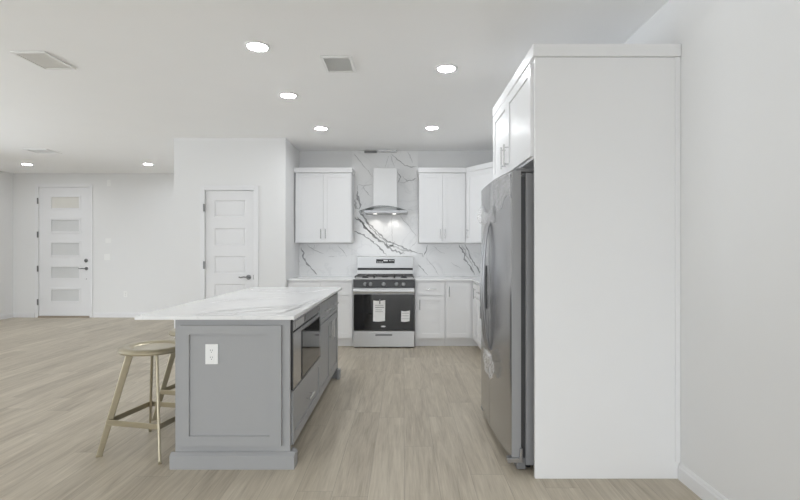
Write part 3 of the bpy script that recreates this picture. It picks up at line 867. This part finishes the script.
TX0, TX1, TY0, TY1 = -1.526, -0.622, 2.69, 4.78
iv = [
 (0.030, 0, [(195, 315), (198, 314), (201, 315.6)]),
 (0.020, 1, [(197, 313.5), (215, 311.5), (237.5, 309.6), (262, 307.5), (285, 306.5), (302, 304.5), (320, 299)]),
 (0.020, 1, [(224, 315.5), (248, 311.7), (270, 309.5), (296, 306.8)]),
 (0.026, 0, [(223, 315.6), (226, 315)]),
 (0.022, 0, [(272, 315.6), (281, 313.4), (292, 310), (302, 305.5)]),
 (0.018, 1, [(245.6, 289.4), (268, 290.6), (291, 291.3)]),
 (0.018, 1, [(264.4, 293.4), (290, 293), (312.8, 291.6), (330, 289)]),
 (0.014, 1, [(210, 303), (230, 300), (255, 299), (290, 297)]),
]
mb = MB()
for i, (w, soft, pts) in enumerate(iv):
    mb.mi = 2 if soft else 1
    mb.vein([pz(x, y, WT) for x, y in pts], w, None, (0, 0, 0.0006), 200 + i * 3)
mb.mi = 0
mb.box(TX0, TX1, TY0, TY1, WB, WT)
tag(part('worktop', mb, MV, recalc=False), 'large white veined marble worktop on the grey island', 'worktop')

def outlet(name, label, cat, p, n, u, w=0.073, h=0.115, kind='duplex'):
    p = Vector(p)
    t = thing(name, label, cat, p)
    part('cover_plate', MB().fbox(p, u, n, -w / 2, w / 2, 0.0005, 0.006, -h / 2, h / 2), M['white_plastic'], t, bev=0.002)
    if kind == 'duplex':
        for s in (-1, 1):
            rc = part('socket', MB().fbox(p + UZ * s * 0.02, u, n, -0.016, 0.016, 0.0062, 0.0078, -0.0145, 0.0145), M['white_plastic'], t, bev=0.004)
            mb = MB()
            for du in (-0.006, 0.006): mb.fbox(p + UZ * (s * 0.02 + 0.003), u, n, du - 0.001, du + 0.001, 0.0079, 0.0083, -0.004, 0.004)
            mb.fbox(p + UZ * (s * 0.02 - 0.008), u, n, -0.002, 0.002, 0.0079, 0.0083, -0.002, 0.002)
            part('slots', mb, M['black'], rc)
    elif kind == 'switch':
        k = max(1, round((w - 0.03) / 0.046))
        for i in range(k):
            c0 = (i - (k - 1) / 2) * 0.046
            part('rocker', MB().fbox(p, u, n, c0 - 0.016, c0 + 0.016, 0.0062, 0.0095, -0.033, 0.033), M['white_plastic'], t, bev=0.002)
    return t
q = (IY0 - 0.0085) / F
outlet('power_outlet', 'white duplex outlet on the grey island end panel', 'outlet', ((212 - CX) * q, IY0 - 0.0085, H - 104 * q), -UY, UX)
p = py(125.7, 294, FRONT); outlet('power_outlet', 'white outlet low on the wall right of the front door', 'outlet', p, -UY, UX)
p = py(107.5, 257, FRONT); outlet('light_switch', 'wide white switch plate at lever height on the wall right of the front door', 'switch', p, -UY, UX, 0.118, 0.115, 'switch')
p = py(108.3, 240.6, FRONT); outlet('wall_control', 'small white wall control above the switch plate by the front door', 'control', p, -UY, UX, 0.10, 0.085, 'blank')
p = py(109, 183, FRONT); outlet('door_chime', 'white chime box high on the wall right of the front door', 'chime', p, -UY, UX, 0.07, 0.12, 'blank')

# ------------------------------------------------------------------ counter stools
def stool():
    t = thing('counter_stool', 'nearest champagne metal backless stool at the island, seat in full view', 'stool', (0, 0, 0), 'metal stools at the island')
    prof = [(0, 0.634), (0.118, 0.634), (0.123, 0.629), (0.129, 0.634), (0.138, 0.642), (0.172, 0.646), (0.190, 0.643), (0.201, 0.634), (0.204, 0.624), (0.201, 0.616), (0.194, 0.613), (0.189, 0.617), (0.184, 0.624), (0, 0.624)]
    part('seat', MB().lathe(prof, n=56), M['stool'], t, smooth=True)
    ft, tp = 0.21, 0.092
    for sx in (-1, 1):
        for sy in (-1, 1):
            rd = Vector((sx, sy, 0)).normalized()
            lg = part('leg', MB().bar((sx * tp, sy * tp, 0.627), (sx * ft, sy * ft, 0.006), rd, 0.042, 0.016, 0.034, 0.014), M['stool'], t, bev=0.004)
            f0 = Vector((sx * ft, sy * ft, 0))
            part('foot_cap', MB().bar(f0, f0 + UZ * 0.016, rd, 0.038, 0.019), M['stool'], lg, bev=0.002)
    zb = 0.20; e = ft - (ft - tp) * zb / 0.6
    for k in range(4):
        a = k * math.pi / 2
        R_ = Matrix.Rotation(a, 3, 'Z')
        p0 = R_ @ Vector((-e - 0.004, -e - 0.012, zb)); p1 = R_ @ Vector((e + 0.004, -e - 0.012, zb))
        part('footrest_bar', MB().bar(p0, p1, (0, 0, 1), 0.034, 0.008), M['stool'], t, bev=0.002)
    mb = MB()
    mb.lathe([(0.150, 0.608), (0.165, 0.608), (0.165, 0.6235), (0.150, 0.6235), (0.150, 0.608)], n=40)
    part('seat_ring', mb, M['stool'], t)
    return t
s1 = stool()
s1.location = (-1.595, 3.035, 0); s1.rotation_euler.z = math.radians(-12)
s2 = copy_thing(s1, (-1.59, 3.66, 0), 'far champagne metal backless stool mostly hidden behind the island end')
s2.rotation_euler.z = math.radians(-11)

# ------------------------------------------------------------------ gas range
RYF = 6.05
rs = RYF / F
rz = lambda y: H - (y - CY) * rs
rX = lambda x: (x - CX) * rs
RB = SY - 0.004
rg = thing('gas_range', 'stainless steel freestanding gas range with black glass oven door', 'range', ((RX0 + RX1) / 2, 6.4, 0))
part('body', MB().box(RX0 + 0.002, RX1 - 0.002, RYF + 0.04, RB, 0.03, 0.872), M['body_grey'], rg)
dwr = part('storage_drawer', MB().box(RX0 + 0.003, RX1 - 0.003, RYF, RYF + 0.039, rz(347), rz(331.2)), M['range_steel'], rg, bev=0.004)
part('drawer_grip', MB().box(rX(375.4), rX(392.2), RYF - 0.012, RYF - 0.0005, rz(335.8), rz(334.0)), M['dark_nickel'], dwr, bev=0.003, label='dark recessed grip')
od = part('oven_door', MB().box(RX0 + 0.003, RX1 - 0.003, RYF + 0.002, RYF + 0.039, rz(330.6), rz(288)), M['range_steel'], rg, bev=0.004)
part('oven_window', MB().box(RX0 + 0.006, RX1 - 0.006, RYF - 0.003, RYF + 0.0015, rz(330.3), rz(294.2)), M['black_glass'], od, label='black glass oven window')
hb = MB()
hb.tube([(RX0 + 0.006, RYF - 0.03, rz(291)), (RX1 - 0.006, RYF - 0.03, rz(291))], 0.030, 16, flat=0.55, flat_axis=(0, 0, 1))
for x in (RX0 + 0.05, RX1 - 0.05): hb.box(x - 0.018, x + 0.018, RYF - 0.03, RYF + 0.001, rz(292.3), rz(289.8))
part('door_handle', hb, M['range_steel'], od, smooth=True, label='stainless bar across the oven door')
bd = MB()
bx = rX(383.3)
bd.lathe([(0, -0.0012), (0.03, -0.0012), (0.03, 0)], (0, 0, 0), 24, 'y')
for v in bd.bm.verts: v.co.z *= 0.33; v.co += Vector((bx, RYF - 0.0034, rz(326.4)))
part('badge', bd, M['chrome'], od, label='small silver maker badge')
mb = MB()
pz0, pz1 = rz(287.6), rz(280.4)
mb.extrude_dir([Vector((RX0 + 0.001, y, z)) for y, z in ((RYF + 0.002, pz0), (RYF + 0.014, pz1), (RYF + 0.08, pz1), (RYF + 0.08, pz0))], (RX1 - RX0 - 0.002, 0, 0))
cp = part('control_panel', mb, M['panel_dark'], rg, bev=0.002, label='dark grey control panel')
for x in (365.0, 370.5, 383.6, 396.5, 403.6):
    c = Vector((rX(x), RYF + 0.007, rz(284.2)))
    k = MB().lathe([(0, -0.034), (0.015, -0.034), (0.019, -0.028), (0.021, -0.008), (0.026, -0.004), (0.026, 0)], c, 24, 'y')
    k.box(c.x - 0.003, c.x + 0.003, c.y - 0.040, c.y - 0.03, c.z - 0.017, c.z + 0.017)
    part('knob', k, M['knob'], cp, smooth=True, label='grey metal burner knob')
CTZ = 0.888
ct = part('cooktop', MB().box(RX0, RX1, RYF + 0.006, 6.66, 0.873, CTZ), M['range_steel'], rg, bev=0.005)
gx = [(RX0 + 0.02, RX0 + 0.26), (RX0 + 0.265, RX1 - 0.265), (RX1 - 0.26, RX1 - 0.02)]
for (a, c) in gx:
    mb = MB()
    gz = CTZ + 0.024
    y0, y1 = RYF + 0.05, 6.62
    for (p0, p1) in (((a, y0), (c, y0)), ((a, y1), (c, y1)), ((a, y0), (a, y1)), ((c, y0), (c, y1)), ((a, (y0 + y1) / 2), (c, (y0 + y1) / 2)), (((a + c) / 2, y0), ((a + c) / 2, y1))):
        w = 0.006
        mb.box(min(p0[0], p1[0]) - w, max(p0[0], p1[0]) + w, min(p0[1], p1[1]) - w, max(p0[1], p1[1]) + w, gz - 0.006, gz + 0.006)
    for xx in (a, c):
        for yy in (y0, y1): mb.box(xx - 0.006, xx + 0.006, yy - 0.006, yy + 0.006, CTZ + 0.0005, gz - 0.006)
    part('grate', mb, M['iron'], ct, label='cast iron burner grate')
for (x, y) in ((RX0 + 0.14, 6.2), (RX0 + 0.14, 6.48), (RX1 - 0.14, 6.2), (RX1 - 0.14, 6.48), ((RX0 + RX1) / 2, 6.34)):
    part('burner', MB().lathe([(0, 0.014), (0.03, 0.014), (0.034, 0.009), (0.045, 0.006), (0.045, 0.0005), (0, 0.0005)], (x, y, CTZ), 24), M['black'], ct, smooth=True, label='black burner cap')
BG = 6.665
bs_ = BG / F
bz = lambda y: H - (y - CY) * bs_
bX = lambda x: (x - CX) * bs_
mb = MB()
x0, x1 = bX(357.2), bX(413)
mb.extrude_dir([Vector((x0, y, z)) for y, z in ((BG, bz(268)), (BG, bz(256.6)), (BG + 0.01, bz(256.2)), (RB, bz(256.2)), (RB, 0.873), (BG + 0.03, 0.873), (BG + 0.03, bz(268)))], (x1 - x0, 0, 0))
gd = part('backguard', mb, M['range_steel'], rg, bev=0.003)
dp = part('display', MB().fbox(Vector((0, BG, 0)), UX, -UY, bX(376.2), bX(394.6), -0.0035, 0.003, bz(263.2), bz(259.2)), M['black'], gd, label='black clock display with buttons')
mb = MB()
for i in range(4): mb.fbox(Vector((0, BG, 0)), UX, -UY, bX(377.4 + i * 1.5), bX(378.3 + i * 1.5), 0.0032, 0.0042, bz(262.4), bz(261.6)).fbox(Vector((0, BG, 0)), UX, -UY, bX(389 + i * 1.3), bX(389.8 + i * 1.3), 0.0032, 0.0042, bz(261), bz(260.3))
mb.fbox(Vector((0, BG, 0)), UX, -UY, bX(383.5), bX(387.8), 0.0032, 0.0042, bz(261.2), bz(260.0))
part('display_marks', mb, M['vent_grey'], dp)
part('vent_slot', MB().box(x0 + 0.003, x1 - 0.003, BG + 0.010, BG + 0.029, bz(270), bz(268.2)), M['black'], gd, label='black vent slot')
mb = MB()
mb.extrude_dir([Vector((x0 + 0.002, y, z)) for y, z in ((BG - 0.003, CTZ + 0.001), (BG + 0.008, bz(270.2)), (BG + 0.029, bz(270.2)), (BG + 0.029, CTZ + 0.001))], (x1 - x0 - 0.004, 0, 0))
part('rear_trim', mb, M['range_steel'], gd)
for x in (RX0 + 0.03, RX1 - 0.03):
    for y in (RYF + 0.07, RB - 0.05):
        part('foot', MB().lathe([(0, 0), (0.02, 0), (0.02, 0.008), (0.012, 0.012), (0.012, 0.031), (0, 0.031)], (x, y, 0), 14), M['black'], rg)

def sheet(name, label, cat, x0, x1, y0, y1, lines, marks):
    t = thing(name, label, cat, (rX((x0 + x1) / 2), RYF - 0.006, rz(y1)))
    Y = RYF - 0.0042
    mb = MB()
    mb.grid_sheet(lambda u, v: (rX(x0 + (x1 - x0) * u + 0.4 * (v - 0.5)), Y - 0.003 * math.sin(u * math.pi) - 0.001, rz(y1 + (y0 - y1) * v + 0.4 * math.sin(u * 4))), 8, 8)
    o = part('sheet', mb, M['paper'], t, recalc=False)
    md = o.modifiers.new('thickness', 'SOLIDIFY'); md.thickness = 0.0006; md.offset = 0
    mb = MB()
    for (a, c, d, e) in lines:
        mb.box(rX(a), rX(c), Y - 0.0062, Y - 0.0054, rz(e), rz(d))
    part('printing', mb, M[marks], t, label='grey printed lines')
    return t
sheet('paper_tag', 'tall white paper tag taped to the middle of the oven window', 'tag', 373.2, 385.1, 300.4, 321.2,
      [(375.2, 383.6, 305.0, 305.4), (375.2, 384, 307.0, 307.6), (375.4, 382, 309.6, 309.9), (375.4, 383, 311.4, 311.7), (379.2, 380.4, 299.2, 303.8)], 'print')
sheet('sticker', 'smaller striped white sticker at the right of the oven window', 'sticker', 401.2, 409.8, 310.8, 321.4,
      [(401.8, 409.2, 312.8, 313.4), (401.8, 409.2, 315.4, 316.0), (401.8, 409.2, 318.4, 318.9)], 'grey_print')

# ------------------------------------------------------------------ range hood
hd = thing('range_hood', 'chimney range hood with a curved glass canopy on the marble wall', 'hood', (-0.278, BACK, 1.75))
hy = 6.36
hX = lambda x: (x - CX) * hy / F
hz = lambda y: H - (y - CY) * hy / F
part('chimney', MB().box((373.5 - CX) * 6.5 / F, (397 - CX) * 6.5 / F, 6.5, SY - 0.002, hz(209.9), H + 82 * 6.5 / F), M['pale_steel'], hd, bev=0.002)
mb = MB()
n = 28
lo = [Vector((hX(358.4 + 49.6 * i / n), hy, hz(211.0 - 5.2 * math.sin(math.pi * i / n)))) for i in range(n + 1)]
hi = [v + UZ * 0.007 for v in lo]
# plan-curved front edge
def sag(i): return 0.06 * (1 - math.sin(math.pi * i / n))
lo_f = [v + UY * sag(i) for i, v in enumerate(lo)]; hi_f = [v + UY * sag(i) for i, v in enumerate(hi)]
lo_b = [Vector((v.x, SY - 0.003, v.z)) for v in lo]; hi_b = [Vector((v.x, SY - 0.003, v.z)) for v in hi]
rows = []
for i in range(n + 1): rows.append([mb.bm.verts.new(p) for p in (lo_f[i], hi_f[i], hi_b[i], lo_b[i])])
for a, c in zip(rows, rows[1:]):
    for k in range(4): mb.face([a[k], a[(k + 1) % 4], c[(k + 1) % 4], c[k]])
mb.face(rows[0][::-1]); mb.face(rows[-1])
part('glass_canopy', mb, M['glass'], hd, smooth=True, label='curved glass canopy')
mb = MB()
mb.box(hX(364), hX(407.6), hy + 0.04, SY - 0.004, hz(212.4), hz(210.0))
hb = part('canopy_body', mb, M['handle'], hd, label='stainless steel canopy body')
for x in (375.2, 394.2):
    c = Vector(((x - CX) * 6.62 / F, 6.62, hz(212.4)))
    part('lamp', MB().lathe([(0, -0.002), (0.018, -0.002), (0.026, -0.0005)], c, 20), M['hood_lamp'], hb, label='lit round hood lamp')
    sp = bpy.data.lights.new('hood_spot', 'SPOT'); sp.energy = 1.6; sp.spot_size = math.radians(110); sp.spot_blend = 0.7; sp.shadow_soft_size = 0.03
    sp.color = (1, 0.97, 0.92)
    so = bpy.data.objects.new('hood_spot', sp); C.objects.link(so); so.parent = hb
    so.location = c + Vector((0, 0.03, -0.012)) - ORG[hb]
    so.rotation_euler = (math.radians(20), 0, 0)

br = thing('mounting_bracket', 'bare metal hood mounting bracket at the top of the marble wall', 'bracket', (-0.33, SY, 2.63))
p = lambda x: (x - CX) * 6.78 / F
zb = lambda y: H - (y - CY) * 6.78 / F
part('rail', MB().box(p(377), p(397), SY - 0.016, SY - 0.001, zb(152.6), zb(150.6)).box(p(377), p(397), SY - 0.04, SY - 0.016, zb(150.9), zb(150.6)), M['chrome'], br, bev=0.001)
part('tab', MB().box(p(364.5), p(376.8), SY - 0.035, SY - 0.001, zb(153), zb(151.5)).box(p(365), p(370), SY - 0.039, SY - 0.035, zb(152.9), zb(151.4)), M['dark_nickel'], br, bev=0.001, label='dark end tab')

# ------------------------------------------------------------------ ceiling fixtures
def downlight():
    t = thing('recessed_light', 'x', 'light', (0, 0, CEIL), 'recessed ceiling lights')
    part('trim_ring', MB().lathe([(0.066, -0.003), (0.070, -0.010), (0.078, -0.009), (0.086, -0.004), (0.088, -0.0005), (0.066, -0.0005)], (0, 0, CEIL), 40), M['white_plastic'], t, smooth=True)
    part('lens', MB().lathe([(0, -0.006), (0.064, -0.006), (0.066, -0.001)], (0, 0, CEIL), 40), M['lamp'], t, label='lit round diffuser')
    return t
LP = [((257.5, 46), 'largest recessed ceiling light, nearest one on the left'),
      ((446.5, 68), 'recessed ceiling light just left of the white refrigerator cabinet'),
      ((288.5, 95), 'recessed ceiling light in the middle of the left kitchen row'),
      ((321, 128), 'recessed ceiling light near the marble wall, left of the hood'),
      ((432, 127.5), 'recessed ceiling light near the marble wall, right of the hood'),
      ((27, 164), 'recessed ceiling light at the far left, before the front door'),
      ((148, 164), 'recessed ceiling light over the entry, just left of the pantry wall')]
dl = None
for (x, y), lab in LP:
    q = pz(x, y, CEIL)
    if dl is None:
        dl = downlight(); dl.location = q; dl['label'] = lab
    else: copy_thing(dl, q, lab)

def vent(name, label, x0, x1, y0, y1, slats, grey, along='x'):
    t = thing(name, label, 'vent', ((x0 + x1) / 2, (y0 + y1) / 2, CEIL))
    f = 0.022
    mb = MB()
    for (a, c, d, e) in ((x0, x0 + f, y0, y1), (x1 - f, x1, y0, y1), (x0 + f, x1 - f, y0, y0 + f), (x0 + f, x1 - f, y1 - f, y1)):
        mb.box(a, c, d, e, CEIL - 0.012, CEIL - 0.0005)
    part('frame', mb, M['white_plastic'], t, bev=0.002)
    part('backing', MB().box(x0 + f, x1 - f, y0 + f, y1 - f, CEIL - 0.0015, CEIL - 0.0006), M['vent_grey' if grey else 'ceiling'], t)
    mb = MB()
    for i in range(slats):
        if along == 'x':
            yy = y0 + f + (y1 - y0 - 2 * f) * (i + 0.5) / slats
            mb.bar((x0 + f, yy, CEIL - 0.006), (x1 - f, yy, CEIL - 0.006), (0, 0.86, 0.5), (y1 - y0) / slats * 0.62, 0.0012)
        else:
            xx = x0 + f + (x1 - x0 - 2 * f) * (i + 0.5) / slats
            mb.bar((xx, y0 + f, CEIL - 0.006), (xx, y1 - f, CEIL - 0.006), (0.96, 0, 0.28), (x1 - x0) / slats * 0.68, 0.0012)
    part('louvres', mb, M['vent_grey' if grey else 'white_plastic'], t)
    return t
a = pz(318.5, 55.5, CEIL); b_ = pz(356, 71.5, CEIL)
vent('ceiling_vent', 'square grey louvred ceiling vent between the two kitchen light rows', a.x + 0.01, (356 - CX) * b_.y / F, a.y, b_.y, 12, True)
a = pz(10, 51, CEIL); b_ = pz(75, 68.5, CEIL)
vent('ceiling_vent', 'white ceiling vent at the upper left, nearest the viewer', a.x, (45 - CX) * a.y / F, a.y, b_.y, 14, False, 'y')
a = pz(24, 148.6, CEIL); b_ = pz(54, 153.2, CEIL)
vent('ceiling_vent', 'grey ceiling vent above the front door area', (22 - CX) * a.y / F, (46 - CX) * a.y / F, b_.y if b_.y < a.y else a.y, max(a.y, b_.y), 9, True)
